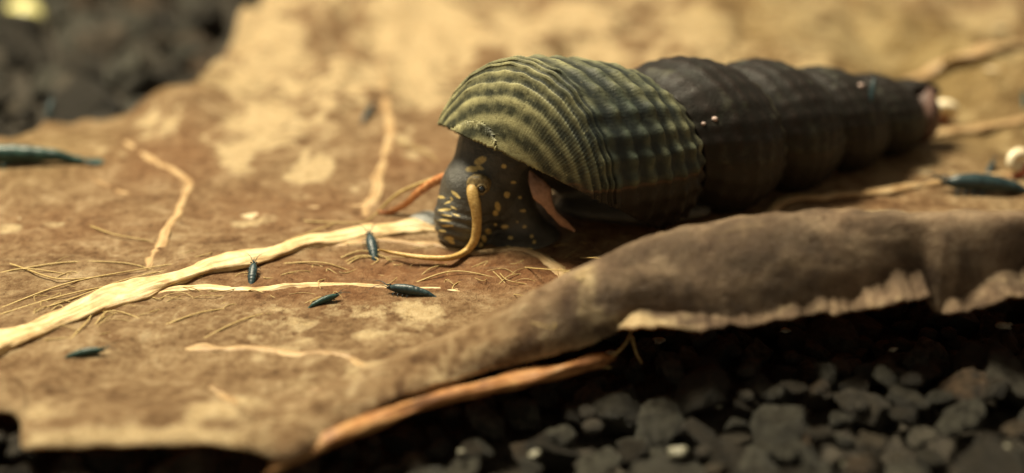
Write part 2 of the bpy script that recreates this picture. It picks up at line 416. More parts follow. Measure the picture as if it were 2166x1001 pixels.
# ------------------------------------------------------------------ the big dead leaf: blade with a rolled front margin
EDGE = [  # px, py, z of the front margin, then px, py, z of the crest behind it
    (-900, 850, 0.1, -900, 800, 0.10), (-300, 858, 0.05, -300, 800, 0.10), (20, 868, 0.0, 0, 800, 0.10), (47, 890, -0.02, 45, 830, 0.06),
    (57, 948, -0.05, 70, 880, 0.05), (200, 946, -0.02, 200, 880, 0.08), (420, 934, 0.05, 420, 870, 0.12), (520, 953, 0.0, 510, 880, 0.10),
    (603, 974, -0.12, 590, 895, 0.06), (740, 890, -0.04, 700, 835, 0.08), (900, 822, 0.03, 850, 770, 0.14), (1010, 786, 0.09, 960, 716, 0.28),
    (1120, 760, 0.12, 1080, 655, 0.52), (1240, 728, 0.24, 1200, 596, 0.80), (1310, 700, 0.38, 1290, 556, 1.0), (1360, 688, 0.42, 1350, 522, 1.12),
    (1500, 697, 0.36, 1460, 488, 1.26), (1600, 682, 0.42, 1590, 468, 1.36), (1720, 656, 0.52, 1700, 459, 1.42), (1850, 636, 0.58, 1830, 456, 1.45),
    (1940, 612, 0.66, 1930, 456, 1.46), (1985, 652, 0.50, 1985, 456, 1.46), (2080, 640, 0.54, 2080, 457, 1.46), (2166, 618, 0.62, 2170, 458, 1.46),
    (2400, 590, 0.72, 2400, 462, 1.45), (2900, 570, 0.8, 2900, 470, 1.4)]
NU, NF, NB = 640, 60, 330
E3 = np.array([np.r_[on_z(a, b, c), on_z(d, e, f)] for a, b, c, d, e, f in EDGE])
seg = np.r_[0, np.cumsum(np.linalg.norm(np.diff(E3[:, :2], axis=0), axis=1)+0.15)]
su = np.linspace(0, seg[-1], NU)
def pchip(x, y, q):
    h = np.diff(x); d = np.diff(y, axis=0)/h[:, None]
    mm = np.zeros_like(y); mm[1:-1] = np.where(d[:-1]*d[1:] > 0, 2*d[:-1]*d[1:]/(d[:-1]+d[1:]+1e-12*np.sign(d[:-1]+d[1:]+1e-30)), 0); mm[0] = d[0]; mm[-1] = d[-1]
    i = np.clip(np.searchsorted(x, q)-1, 0, len(x)-2); t = ((q-x[i])/h[i])[:, None]; hh = h[i][:, None]
    return (1+2*t)*(1-t)**2*y[i]+t*(1-t)**2*hh*mm[i]+t*t*(3-2*t)*y[i+1]+t*t*(t-1)*hh*mm[i+1]
EK = pchip(seg, E3, su); Ee, Kk = EK[:, :3].copy(), EK[:, 3:]
# ragged torn margin on the rolled part
ragw = smooth(1.4, 2.4, Ee[:, 0])
rag = 0.08*fbm1(su, 1.6, 3, 3)+0.07*np.maximum(0, fbm1(su, 5.0, 3, 8))-0.02*fbm1(su, 16.0, 2, 9)
rag = rag*(0.15+0.85*ragw)
def base_z(x, y):
    z = 0.07*fbm(np.stack([x*0.35, y*0.35, x*0], -1), 3, 21)+0.035*fbm(np.stack([x*1.3, y*1.3, x*0], -1), 3, 22)
    lump = smooth(2.5, 6, y)*(1-smooth(9, 13, np.abs(x-1)))
    z = z+lump*0.36*fbm(np.stack([x*0.75, y*0.55, x*0+4], -1), 3, 23)
    z = z*smooth(0.2, 1.6, np.hypot((x-2.4)*0.45, (y-1.0)*0.8))  # calm under the snail
    return z+0.10*smooth(4, 14, y)*np.maximum(0, y-4)*0.35+0.012*fbm(np.stack([x*5, y*5, x*0], -1), 3, 24)
# back margin, in the same order of columns
BK = np.array([(-1500, 420), (-500, 300), (-60, 268), (10, 262), (60, 245), (100, 212), (135, 205), (300, 186), (400, 176), (432, 145), (470, 90), (520, 40),
               (575, -10), (680, -80), (1100, -150), (1700, -160), (2300, -160), (2900, -150), (3900, -100)], float)
B3 = np.array([on_z(a, b, 0.25) for a, b in BK]); sb = np.r_[0, np.cumsum(np.abs(np.diff(BK[:, 0]))+80.0)]; sb /= sb[-1]
Bb = pchip(sb, B3, np.linspace(0, 1, NU))
Bb += np.stack([0*su, 0.12*fbm1(su, 1.5, 3, 31), 0*su], -1)
LZ0 = base_z(Kk[:, 0], Kk[:, 1])
rows = []; wv = []
pxe = proj(Ee)[:, 0]
th = np.interp(pxe, [1290, 1350, 1450, 1500, 1700, 1760, 1900, 1940, 1955, 1985, 2010, 2100, 2170, 2500], [0, .12, .10, .08, .075, .12, .22, .18, .02, .02, .10, .16, .30, .3])
th = th*(1+0.5*fbm1(su, 1.8, 3, 71)+0.35*np.maximum(0, fbm1(su, 6.0, 3, 72)))+1e-4
for j in range(NF):                                   # from the torn margin up over the crest
    f = j/NF; ph = f*math.pi/2
    yy = Ee[:, :2]+(Kk[:, :2]-Ee[:, :2])*(1-math.cos(ph))
    zz = Ee[:, 2]+(Kk[:, 2]-Ee[:, 2])*math.sin(ph)
    tq = np.clip(1-f/th, 0, 1)*smooth(0.02, 0.15, th); zz = zz+0.15*tq; yy = yy-np.stack([0*su, 0.34*tq], -1)   # torn flap turned outward
    wq = math.exp(-f*7.0); zz = zz+rag*wq; yy = yy+np.stack([0*su, -0.35*rag*wq-0.05*wq*ragw], -1)
    rows.append(np.column_stack([yy, zz])); wv.append(np.full(NU, f-1.0))
for j in range(NB):                                   # then back across the leaf
    f = (j/(NB-1))**1.25
    xy = Kk[:, :2]+(Bb[:, :2]-Kk[:, :2])*f; dist = np.linalg.norm(xy-Kk[:, :2], axis=1)
    hgt = Kk[:, 2]-LZ0; wdt = 0.35+1.15*np.maximum(hgt, 0)
    zz = base_z(xy[:, 0], xy[:, 1])+hgt*(1-smooth(0, 1, dist/wdt))
    rows.append(np.column_stack([xy, zz])); wv.append(dist)
LV = np.stack(rows, 1); WV = np.stack(wv, 1)          # (NU, rows, 3)
roll = (smooth(0.2, 0.9, Kk[:, 2])[:, None])*(WV < 0)
LV[..., 2] += (0.03*fbm(LV*np.array([1.2, 3, 3]), 3, 51)+0.010*fbm(LV*7, 3, 52))*np.where(WV < 0, 1, np.exp(-np.maximum(WV, 0)*1.5))
P = LV.reshape(-1, 3); x, y = P[:, 0], P[:, 1]; wflat = WV.reshape(-1); su_f = np.repeat(su, NF+NB)
def blobs(lst, zb=0.1):
    r = np.zeros(len(P))
    for px, py, rx, ry, a in lst:
        c = on_z(px, py, zb); d = c-CAM; k = np.linalg.norm(d)*K
        dx = (x-c[0])/(rx*k); dy = (y-c[1])/(ry*k/abs(d[2]/np.linalg.norm(d)))
        r = np.maximum(r, a*np.exp(-(dx*dx+dy*dy)**1.2))
    return r
pale = blobs([(580, 60, 90, 60, .75), (520, 140, 80, 35, .6), (660, 150, 90, 40, .6), (900, 60, 130, 80, .95), (880, 170, 110, 50, .9), (700, 205, 90, 30, .5), (540, 240, 90, 45, .75),
              (660, 340, 60, 40, .95), (620, 275, 70, 25, .6), (500, 330, 50, 25, .4), (1080, 60, 160, 60, .6), (1240, 60, 90, 70, .5), (1500, 110, 60, 50, .95), (1470, 60, 80, 50, .7), (1780, 60, 110, 45, .7), (1700, 120, 60, 30, .5),
              (2110, 150, 30, 25, .8), (2080, 60, 60, 40, .5), (1250, 20, 120, 25, .5), (540, 455, 60, 14, .6), (840, 640, 140, 30, .45), (780, 760, 90, 25, .35), (480, 870, 140, 35, .55), (300, 920, 240, 22, .6), (520, 840, 60, 30, .5), (150, 860, 100, 40, .3),
              (760, 690, 100, 15, .35), (620, 660, 60, 12, .3), (110, 460, 40, 10, .6), (20, 470, 30, 12, .7), (1900, 440, 300, 10, .35), (1820, 520, 260, 20, .35), (1240, 650, 34, 40, .95), (60, 335, 20, 20, .6), (960, 780, 70, 30, .3)])
thf = np.repeat(th, NF+NB)
edge_p = 0.30*smooth(-0.08, 0.08, thf-(wflat+1.0)+0.05*fbm(P*5, 2, 62))*(wflat < 0)*smooth(0.03, 0.1, thf)
edge_q = np.exp(-np.maximum(0, wflat+1.0)*5)*(wflat < 0)*0.45*np.repeat(1-smooth(1.2, 2.0, Ee[:, 0]), NF+NB)
pale = np.maximum(pale, blobs([(1240, 640, 36, 40, .6), (1180, 730, 60, 14, .45), (1000, 760, 60, 14, .4)], 0.5)*(wflat < 0.1))
pale = np.clip(pale*1.0+1.0*np.clip(edge_p, 0, 1)+edge_q, 0, 1.3)
red = np.clip(blobs([(900, 560, 420, 50, .9), (1150, 560, 200, 35, 1), (700, 580, 260, 50, .8), (350, 330, 150, 60, .55), (500, 560, 200, 30, .4), (150, 470, 260, 50, .35), (600, 430, 260, 60, .45), (1450, 480, 260, 60, .7), (880, 330, 120, 60, .5), (1050, 250, 120, 50, .4), (1800, 400, 200, 40, .35)]), 0, 1)
grey = np.clip(np.repeat(smooth(0.35, 0.95, Kk[:, 2]), NF+NB)*np.where(wflat < 0, 1, np.exp(-np.maximum(wflat, 0)*2)), 0, 1)*0.85
olive = np.clip(blobs([(1950, 120, 260, 140, .85), (2100, 250, 160, 100, .6), (1650, 60, 180, 90, .6), (100, 300, 160, 60, .35), (300, 180, 200, 30, .4)]), 0, 1)
mottle = np.clip(smooth(1.0, 4.0, y)*0.75+0.42, 0, 1)*(1-0.6*np.clip(wflat < 0, 0, 1)); pale = pale+0.18*smooth(2, 5, y)*(x > -6)+0.13*(1-smooth(-2.6, -0.8, y))*(1-grey)
blade = obj('blade', P, grid_faces(NU, NF+NB)[:, ::-1].copy(), LEAF, None, attrs=dict(pale=pale, red=red, grey=grey, olive=olive, mottle=mottle))
ro = tuple(on_z(1083, 560, 0.0)); LEAFO = empty('dead_leaf', ro); blade.parent = LEAFO; blade.location = -np.array(ro)*S
tag(LEAFO, 'large brown dead leaf under the dark snail, its front margin rolled and torn', 'leaf')
sm = blade.modifiers.new('thick', 'SOLIDIFY'); sm.thickness = 0.022*S; sm.offset = -1
bvh = BVHTree.FromPolygons([tuple(p) for p in P], grid_faces(NU, NF+NB).tolist())
def hit(px, py):
    d = ray(px, py); r = bvh.ray_cast(Vector(CAM), Vector(d))
    return np.array(r[0]) if r[0] is not None else on_z(px, py, 0.0)
def drop(x, y):
    r = bvh.ray_cast(Vector((x, y, 6)), Vector((0, 0, -1)))
    return r[0].z if r[0] is not None else 0.0
def vein(name, pxs, r0, r1, mat, n=90, flat=0.55, lift=0.3, lump=0.25, nn=14, seed=0, wig=0.03):
    if name == 'vein': flat, lift, lump, r0, r1 = 0.40, (0.16 if lift < 0.45 else lift), 0.40, r0*1.15, r1*0.9
    Q = catmull([hit(a, b) for a, b in pxs], n)
    s = np.r_[0, np.cumsum(np.linalg.norm(np.diff(Q, axis=0), axis=1))]
    if wig: Q[:, 0] += wig*fbm1(s, 2.2, 3, seed+3); Q[:, 1] += wig*fbm1(s, 2.2, 3, seed+5)
    R = np.linspace(r0, r1, n)*(1+0.18*fbm1(s, 1.6, 3, seed)); R = R*(0.12+0.88*smooth(0, 0.14, np.linspace(0, 1, n)))*(0.12+0.88*smooth(0, 0.14, 1-np.linspace(0, 1, n)))
    Q[:, 2] = [drop(a, b) for a, b in Q[:, :2]]
    zz = Q[:, 2].copy(); kr = 3
    for _ in range(2): zz[kr:-kr] = np.mean([np.roll(zz, k)[kr:-kr] for k in range(-kr, kr+1)], axis=0)
    Q[:, 2] = zz+R*lift
    V, F = tube(Q, R, nn, flat, lump=lump, seed=seed)
    a = np.linspace(0, 2*np.pi, nn, endpoint=False)
    al = np.stack([np.repeat(s, nn)*0.9, np.tile(np.cos(a), n)*np.repeat(R, nn)*26, np.tile(np.sin(a), n)*np.repeat(R, nn)*26+seed], -1)
    al = np.vstack([al, al[0], al[-1]])
    return obj(name, V, F, mat, LEAFO, attrs=dict(along=al))
vein('midrib', [(-250, 850), (-100, 783), (0, 737), (200, 652), (400, 588), (600, 534), (760, 502), (880, 486), (1000, 490)], 0.225, 0.12, RIB, 220, 0.42, 0.25, 0.38, 24, 1)
vein('vein', [(640, 530), (780, 512), (900, 520), (1000, 537), (1150, 550), (1290, 560)], 0.05, 0.10, VEIN, 120, 0.6, 0.3, 0.3, 14, 2)
vein('vein', [(250, 640), (340, 618), (460, 612), (560, 614), (640, 604), (760, 606), (900, 612), (1060, 628)], 0.075, 0.05, RIB, 130, 0.55, 0.3, 0.3, 14, 3)
vein('vein', [(300, 590), (335, 530), (365, 470), (392, 405), (388, 378), (300, 325), (190, 262)], 0.075, 0.06, VEIN, 110, 0.6, 0.3, 0.3, 12, 4)
vein('vein', [(770, 468), (795, 400), (822, 320), (826, 270), (812, 190), (815, 90)], 0.085, 0.06, VEIN, 110, 0.6, 0.3, 0.25, 12, 5)
vein('vein', [(380, 738), (470, 742), (600, 748), (730, 758), (820, 790)], 0.07, 0.045, VEIN, 80, 0.5, 0.2, 0.3, 12, 6)
vein('vein', [(1540, 474), (1640, 446), (1760, 424), (1960, 396), (2200, 360)], 0.07, 0.09, VEIN, 80, 0.6, 0.6, 0.3, 12, 7)
vein('vein', [(1900, 300), (2000, 286), (2120, 268), (2300, 250)], 0.09, 0.10, VEIN, 60, 0.6, 0.8, 0.25, 12, 8)
vein('vein', [(1900, 180), (1990, 150), (2080, 115), (2200, 66)], 0.13, 0.15, VEIN, 60, 0.6, 0.9, 0.25, 12, 9)
vein('vein', [(560, 435), (640, 440), (760, 438), (830, 430)], 0.03, 0.04, VEIN, 50, 0.5, 0.2, 0.3, 10, 10)
vein('vein', [(120, 345), (220, 392), (330, 428), (385, 440)], 0.03, 0.035, VEIN, 50, 0.5, 0.2, 0.3, 10, 11)
vein('vein', [(780, 790), (700, 820), (560, 800)], 0.03, 0.02, VEIN, 50, 0.4, 0.1, 0.3, 10, 13)
vein('vein', [(430, 815), (490, 850), (545, 900)], 0.04, 0.03, VEIN, 40, 0.4, 0.1, 0.3, 10, 14)
# loose fibres lifting off the blade
for k, pl in enumerate([
    [(0, 580), (130, 562), (260, 562), (330, 575)], [(0, 655), (140, 610), (290, 580), (420, 552)], [(0, 668), (160, 628), (300, 596)], [(-20, 690), (150, 640), (260, 600), (360, 572)],
    [(190, 480), (240, 505), (330, 515)], [(0, 580), (60, 578), (150, 584)], [(640, 470), (760, 478), (800, 450)], [(600, 515), (690, 490), (720, 470)],
    [(720, 548), (770, 540), (830, 552)], [(730, 556), (765, 548), (800, 556), (780, 566)], [(735, 562), (760, 552), (790, 548)],
    [(200, 690), (240, 668), (330, 690)], [(150, 720), (185, 690), (200, 660)], [(350, 690), (420, 670), (480, 655)], [(20, 560), (120, 600), (200, 590)], [(840, 300), (900, 330), (930, 350)],
    [(430, 720), (500, 690), (560, 665)], [(880, 600), (960, 585), (1050, 590)], [(600, 560), (680, 565), (740, 575)], [(1030, 560), (1120, 575), (1240, 580)], [(1180, 545), (1230, 552), (1280, 548)]]):
    Q = catmull([hit(a, b) for a, b in pl], 40); t = np.linspace(0, 1, 40)
    Q[:, 2] += 0.012+0.06*np.sin(np.pi*t)*(0.5+0.5*((k*37) % 10)/10)
    V, F = tube(Q, 0.010*(1.1-0.5*t), 6); obj('fibre', V, F, FIBRE, LEAFO)
# fine tangled fibres along the midrib
fp = []
for k in range(150):
    u = rng.uniform(0, 1); px = 60+u*1180; py = np.interp(px, [0, 400, 880, 1300], [690, 600, 540, 570])+rng.normal(0, 42)
    a = rng.normal(-0.25, 0.5); L = rng.uniform(25, 90)
    p0, p2 = hit(px, py), hit(px+L*math.cos(a), py+L*math.sin(a)*0.5); p1 = (p0+p2)/2+np.array([rng.normal(0, .06), rng.normal(0, .08), rng.uniform(0.0, 0.07)])
    p0[2] += 0.008; p2[2] += 0.008
    fp.append(tube(catmull([p0, p1, p2], 10), rng.uniform(0.003, 0.007), 5))
V, F = merge(fp); o = obj('fibre', V, F, FIBRE, LEAFO); tag(o, kind='stuff')
# pale flecks of skin
for k, (px, py, r) in enumerate([(250, 436, .085), (232, 716, .12), (428, 508, .09), (395, 525, .06), (105, 458, .16), (20, 468, .12), (540, 458, .2), (60, 345, .12), (2108, 150, .20), (230, 712, .08), (2130, 60, .2)]):
    c = hit(px, py); V0, F0 = ico(2)
    V = V0*np.array([r, r*0.7, r*0.10])*(1+0.7*fbm(V0*np.array([1.6, 1.6, 0])+k*9, 3, 80+k)[:, None]); obj('fleck', V+c+np.array([0, 0, r*0.05]), F0, FLECK, LEAFO)

# stalk lying half under the leaf
Q = catmull([on_z(560, 1006, -0.24), on_z(610, 972, -0.16), on_z(740, 912, -0.07), on_z(900, 854, -0.06), on_z(1060, 812, -0.04), on_z(1180, 784, 0.0), on_z(1262, 764, 0.03), on_z(1300, 757, 0.03)], 120)
t = np.linspace(0, 1, 120); R = (0.072+0.026*np.sin(t*2.6))*smooth(-0.05, 0.1, t)*(1-0.75*smooth(0.86, 1.0, t))
s = np.r_[0, np.cumsum(np.linalg.norm(np.diff(Q, axis=0), axis=1))]
V, F = tube(Q, R, 16, 0.8, lump=0.34, seed=77)
a = np.linspace(0, 2*np.pi, 16, endpoint=False)
al = np.stack([np.repeat(s, 16)*0.8, np.tile(np.cos(a), 120)*2.6, np.tile(np.sin(a), 120)*2.6], -1); al = np.vstack([al, al[0], al[-1]])
ST = empty('leaf_stalk', Q[60]); obj('stalk', V, F, TWIG, ST, attrs=dict(along=al))
tag(ST, 'thin orange-brown frayed stalk below the torn margin of the leaf, above the gravel', 'stalk')
for pl in [[(1230, 770, 0), (1290, 755, .03), (1322, 728, .1), (1335, 700, .2)], [(1220, 772, 0), (1270, 766, .0), (1310, 742, .05), (1330, 716, .15)],
           [(1210, 776, 0), (1262, 776, -.03), (1292, 778, -.08)], [(1230, 768, 0.0), (1275, 758, .03), (1300, 752, .03)], [(1336, 712, .1), (1345, 745, -.1), (1358, 770, -.2)]]:
    Q = catmull([on_z(a, b, c) for a, b, c in pl], 30); V, F = tube(Q, np.linspace(0.022, 0.009, 30), 6); obj('frayed_fibre', V, F, FIBRE, ST)

# ------------------------------------------------------------------ the big snail
SNO = on_z(1090, 520, 0.0); SN = empty('snail', SNO)
tag(SN, 'large black snail with a ridged green-grey spiral shell crawling over the leaf', 'snail')
def unit(v): return np.asarray(v)/np.linalg.norm(v)
Ctr = on_z(1308, 312, 1.08); Tip = on_z(1925, 300, 0.0)+np.array([0, 0, 0.44])
dirv = unit(Tip-Ctr); A = -dirv
Lc = np.linalg.norm(Tip-Ctr); slope = (1.07-0.50)/Lc; VA = Ctr+dirv*(1.07/slope); S0 = 1.07/slope
q = 0.852; bb = math.log(1/q)/(2*math.pi)
eup = unit(np.array([0, 0, 1.0])-A*A[2]); efar = unit(np.cross(eup, A)); 
if efar[1] < 0: efar = -efar
phi_end = math.radians(165); s_top = S0+1.38      # distance from the virtual apex of the lower suture at the top
TURNS = 5.05
PLp = on_y(972, 284, -0.1); PRp = on_y(1172, 380, -0.55); third = PLp+efar*1.0+np.array([0, 0, -0.06])
def shell_pt(phi, w, orn=True):
    k = np.exp(bb*phi)                               # 1 at the top of the last whorl
    wu = np.clip(w, 0, 1); wl = np.clip(-w, 0, 1)
    s = s_top*k*(1-(1-q)*wu)+wl*0.50*k
    sc_ = s_top*k*(1-(1-q)*wu); cone = slope*sc_
    tt_ = np.clip((S0-sc_)/Lc, 0, 1); cone = cone*(1+0.18*np.sin(np.pi*tt_**0.9))
    ex = smooth(phi_end-2*np.pi-0.5, phi_end-2*np.pi+0.9, phi)      # last turn: its lower half stays full
    bul0 = 0.74+0.23*ex
    bul = bul0+(1.0-bul0)*np.sin(0.5*np.pi*np.clip(wu/0.55, 0, 1))-(0.17+0.07*ex)*np.clip((wu-0.5)/0.5, 0, 1)**2-0.22*smooth(0.965, 1.0, wu)
    r = np.where(w >= 0, cone*bul, cone*bul0*np.sqrt(np.clip(1-(wl*0.985)**2.1, 0, 1)))
    # ornament: spiral cords, crossed by ribs into beads, smoother near the lip
    nc_u, nc_l = 6.0, 8.0
    cu = np.where(w >= 0, w*nc_u, w*nc_l)+0.16*fbm(np.stack([phi*0.9, w*2.5, phi*0+2], -1), 2, 46)
    cord = 0.5+0.5*np.cos(2*np.pi*cu); cord = cord**1.6
    young = np.maximum(smooth(-1.5, 0.9, phi), smooth(0.02, 0.5, wl)*smooth(-3.0, -1.4, phi))   # toward the lip
    nr = 24.0
    rib = (0.5+0.5*np.cos(nr*phi+0.25*np.sin(5*w)+0.5*w+0.9*fbm(np.stack([phi*1.3, w*1.2, phi*0+5], -1), 2, 47)))**1.2
    amp = k*(0.034+0.008*(1-wl))*(1-smooth(0.45, 0.85, wl))*(1+0.35*fbm(np.stack([phi*3, w*4, phi*0], -1), 2, 44))*(1-0.6*(1-smooth(-2*np.pi*0.9, -2*np.pi*0.6, phi)))
    hh = amp*(cord*(0.75+0.0*young)+cord*rib*0.62*(1-0.8*young)+0.35*rib*(1-0.85*young))
    strie = 0.0035*k*np.sin(150*phi+3*np.sin(9*w)+2*fbm(np.stack([phi*4, w*3, phi*0], -1), 2, 48))*young
    hh = hh+strie*(1-0.3*cord)
    seam = -0.03*k*np.sin(nr*phi)*np.exp(-((w-0.98)/0.07)**2)
    rr = r+(hh if orn else 0)
    rad = np.cos(phi)[..., None]*eup+np.sin(phi)[..., None]*efar
    Pp = VA+A*(s+seam)[..., None]+rad*rr[..., None]
    Pp = Pp-np.array([0, 0, 1.0])*(0.50*wl**1.8)[..., None]      # the hood droops over the neck
    Pp = Pp+0.012*k[..., None]*fbm(Pp*2.6, 3, 45)[..., None]*rad
    return Pp, cord, rib, young, wl
def tint_of(phi, w, cord, rib, young, wl, Pp):
    n = fbm(Pp*3.0, 3, 91); n2 = fbm(Pp*11.0, 3, 92)
    crest = np.clip(0.06+cord*0.70+cord*rib*0.25*(1-young)+0.20*n2+0.06*n, 0, 1)[..., None]
    dark = np.array([0.014, 0.019, 0.019]); gr1 = np.array([0.060, 0.074, 0.054]); lip0 = np.array([0.034, 0.036, 0.020]); lip1 = np.array([0.38, 0.355, 0.18])
    body = dark+(gr1-dark)*crest; lipc = lip0+(lip1-lip0)*crest
    yy = np.clip(smooth(-1.6, 1.2, phi)*0.65+0.8*wl*smooth(-2.4, -0.2, phi)+0.25*n, 0, 1)[..., None]
    c = body*(1-yy)+lipc*yy
    old = smooth(-2*np.pi*0.30, -2*np.pi*0.62, phi)[..., None] if False else (1-smooth(-2*np.pi*0.78, -2*np.pi*0.60, phi))[..., None]
    old = old*(1-0.25*smooth(0.2, 0.8, n+0.6*n2))[..., None]
    oc = np.array([0.009, 0.007, 0.0055])+(np.array([0.016, 0.011, 0.009])-np.array([0.009, 0.007, 0.0055]))*crest
    c = c*(1-old)+oc*old
    edge = np.exp(-((w-0.95)/0.04)**2)
    c = c+(edge*(0.5+0.5*n2))[..., None]*np.array([0.16, 0.15, 0.085])*(1-0.75*old)
    # shade of the underside painted into the tint, thin reddish line along its border
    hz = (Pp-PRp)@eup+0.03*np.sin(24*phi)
    under_shade = (1-smooth(0.06, 0.24, hz))[..., None]
    c = c*(1-under_shade)+np.array([0.014, 0.011, 0.009])*under_shade+np.exp(-((hz-0.12)/0.025)**2)[..., None]*np.array([0.05, 0.022, 0.010])*(1-old)
    return np.clip(c, 0.004, 1)
sets = []
# spire: all whorls, w in [0,1]
for lo, hi, npt, nw, w0, w1 in [(-2*math.pi, phi_end, 900, 84, 0.0, 1.0), (-2*math.pi*TURNS, -2*math.pi, 1500, 46, 0.0, 1.0), (-3.35, phi_end, 800, 120, -1.0, 0.0)]:
    ph, ww = np.meshgrid(np.linspace(lo, hi, npt), np.linspace(w0, w1, nw), indexing='ij')
    Pp, cord, rib, yg, wl = shell_pt(ph, ww)
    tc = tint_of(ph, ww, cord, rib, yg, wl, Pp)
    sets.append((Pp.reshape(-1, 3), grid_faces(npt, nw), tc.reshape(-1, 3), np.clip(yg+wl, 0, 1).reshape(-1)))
# cut the aperture out of the base: everything below the lip plane goes
nl = unit(np.cross(PRp-PLp, third-PLp)); nl = nl if nl[2] < 0 else -nl
for q_ in (0, 2):
    Vb, Fb, Tb, Yb = sets[q_]; wob = 0.008*fbm(Vb*4, 2, 15)
    keepv = ((Vb-PLp)@nl) < wob
    sets[q_] = (Vb, Fb[keepv[Fb].all(1)], Tb, Yb)
off = 0; VV = []; FF = []; TT = []; YY = []
for v, f, t_, y_ in sets:
    VV.append(v); FF.append(f+off); TT.append(t_); YY.append(y_); off += len(v)
VV = np.vstack(VV); FF = np.vstack(FF); TT = np.vstack(TT); YY = np.concatenate(YY)
used = np.zeros(len(VV), bool); used[FF.ravel()] = True; rem = np.cumsum(used)-1
VV, TT, YY, FF = VV[used], TT[used], YY[used], rem[FF]
# make normals point outward
c0 = VV[FF].mean(1); nn = np.cross(VV[FF[:, 1]]-VV[FF[:, 0]], VV[FF[:, 3]]-VV[FF[:, 0]])
ax = VA+A*((c0-VA)@A)[:, None]; flip = ((c0-ax)*nn).sum(1) < 0; FF[flip] = FF[flip][:, ::-1]
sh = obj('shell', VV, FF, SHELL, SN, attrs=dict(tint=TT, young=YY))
so = sh.modifiers.new('thick', 'SOLIDIFY'); so.thickness = 0.035*S; so.offset = -1
# worn apex plug
ph_t = -2*math.pi*TURNS; kt = math.exp(bb*ph_t); sa = s_top*kt*(1-(1-q)*0.5)
V0, F0 = ico(3); rt = slope*sa*0.93
V = V0*(1+0.12*fbm(V0*2, 3, 66)[:, None])
V = VA+A*sa+(V[:, :1]*rt)*eup+(V[:, 1:2]*rt)*efar+(V[:, 2:]*rt*0.55)*A
obj('worn_apex', V, F0, mat_simple('worn_shell', [(0.035, 0.020, 0.016), (0.10, 0.055, 0.043), (0.22, 0.14, 0.115)], 9, 0.5), SN)
# pale worn beads
shell_bvh = BVHTree.FromPolygons([tuple(p) for p in VV], FF.tolist())
def hit_shell(px, py):
    r = shell_bvh.ray_cast(Vector(CAM), Vector(ray(px, py))); return (np.array(r[0]), np.array(r[1])) if r[0] is not None else (None, None)
V0, F0 = ico(2)
for px, py, r in [(1488, 262, .055), (1512, 252, .075), (1820, 182, .09), (1668, 410, .03)]:
    c, nrm = hit_shell(px, py)
    if c is not None:
        obj('worn_bead', c+0.55*V0*np.array([r, r*.8, r*.8])*(1+.15*fbm(V0*2+px, 2, 3)[:, None]), F0, BEAD, SN)

# soft body: head, snout, foot as one smooth surface
def sdf_cone(X, a, b, ra, rb):
    ab = b-a; L2 = ab@ab; t_ = np.clip(((X-a)@ab)/L2, 0, 1)
    return np.linalg.norm(X-a-t_[..., None]*ab, axis=-1)-(ra+(rb-ra)*t_)
def sdf_ell(X, c, r, R=None):
    p = X-c
    if R is not None: p = p@R
    p = p/np.asarray(r); k0 = np.linalg.norm(p, axis=-1); k1 = np.linalg.norm(p/np.asarray(r), axis=-1)
    return k0*(k0-1)/(k1+1e-9)
def smin(a, b, k):
    h = np.clip(0.5+0.5*(b-a)/k, 0, 1); return b+(a-b)*h-k*h*(1-h)
hgrid = 0.019
lo = np.array([-1.35, -1.0, -0.05]); hi = np.array([2.6, 2.2, 2.3]); ng = ((hi-lo)/hgrid).astype(int)
ax_ = [lo[i]+hgrid*np.arange(ng[i]) for i in range(3)]
X = np.stack(np.meshgrid(*ax_, indexing='ij'), -1)
h_eye = on_y(1005, 395, -0.05); sn_top = on_y(998, 404, 0.02); sn_mid = on_y(982, 460, -0.08); sn_bot = on_y(984, 522, -0.12)
neck1 = on_y(1056, 312, 0.34); neck2 = on_y(1170, 300, 1.0)
D = sdf_cone(X, sn_top, sn_mid, 0.385, 0.355)
D = smin(D, sdf_cone(X, sn_mid, sn_bot, 0.355, 0.30), 0.10)
D = smin(D, sdf_cone(X, sn_top+np.array([0.13, 0.1, 0.05]), neck1, 0.42, 0.47), 0.22)
D = smin(D, sdf_cone(X, neck1, neck2, 0.50, 0.62), 0.15)
side = on_y(1072, 430, 0.22); D = smin(D, sdf_cone(X, on_y(1065, 350, 0.35), side, 0.40, 0.36), 0.2)
D2 = sdf_ell(X, on_y(1102, 512, 0.0), (0.56, 0.52, 0.22))
D2 = smin(D2, sdf_cone(X, on_y(1080, 440, 0.12), on_y(1135, 500, 0.05), 0.30, 0.20), 0.18)
D = smin(D, D2, 0.05)
D = smin(D, sdf_ell(X, on_y(905, 480, 0.45), (0.30, 0.22, 0.20)), 0.08)            # far lobe of the foot
foot = on_z(1350, 432, 0.15); D = smin(D, sdf_ell(X, foot, (1.1, 0.5, 0.18)), 0.15)
D = smin(D, sdf_cone(X, foot+np.array([0.1, 0.2, .1]), neck2+np.array([.2, .1, .1]), 0.5, 0.55), 0.3)
D = np.maximum(D, 0.0-X[..., 2]+0.01)                                               # flat sole
BV, BF = surface_nets(D, lo, hgrid)
# relax a little
for _ in range(3):
    acc = np.zeros_like(BV); cnt = np.zeros(len(BV))
    for a_, b_ in ((0, 1), (1, 2), (2, 3), (3, 0)):
        np.add.at(acc, BF[:, a_], BV[BF[:, b_]]); np.add.at(acc, BF[:, b_], BV[BF[:, a_]]); np.add.at(cnt, BF[:, a_], 1); np.add.at(cnt, BF[:, b_], 1)
    BV = BV*0.5+0.5*acc/np.maximum(cnt, 1)[:, None]
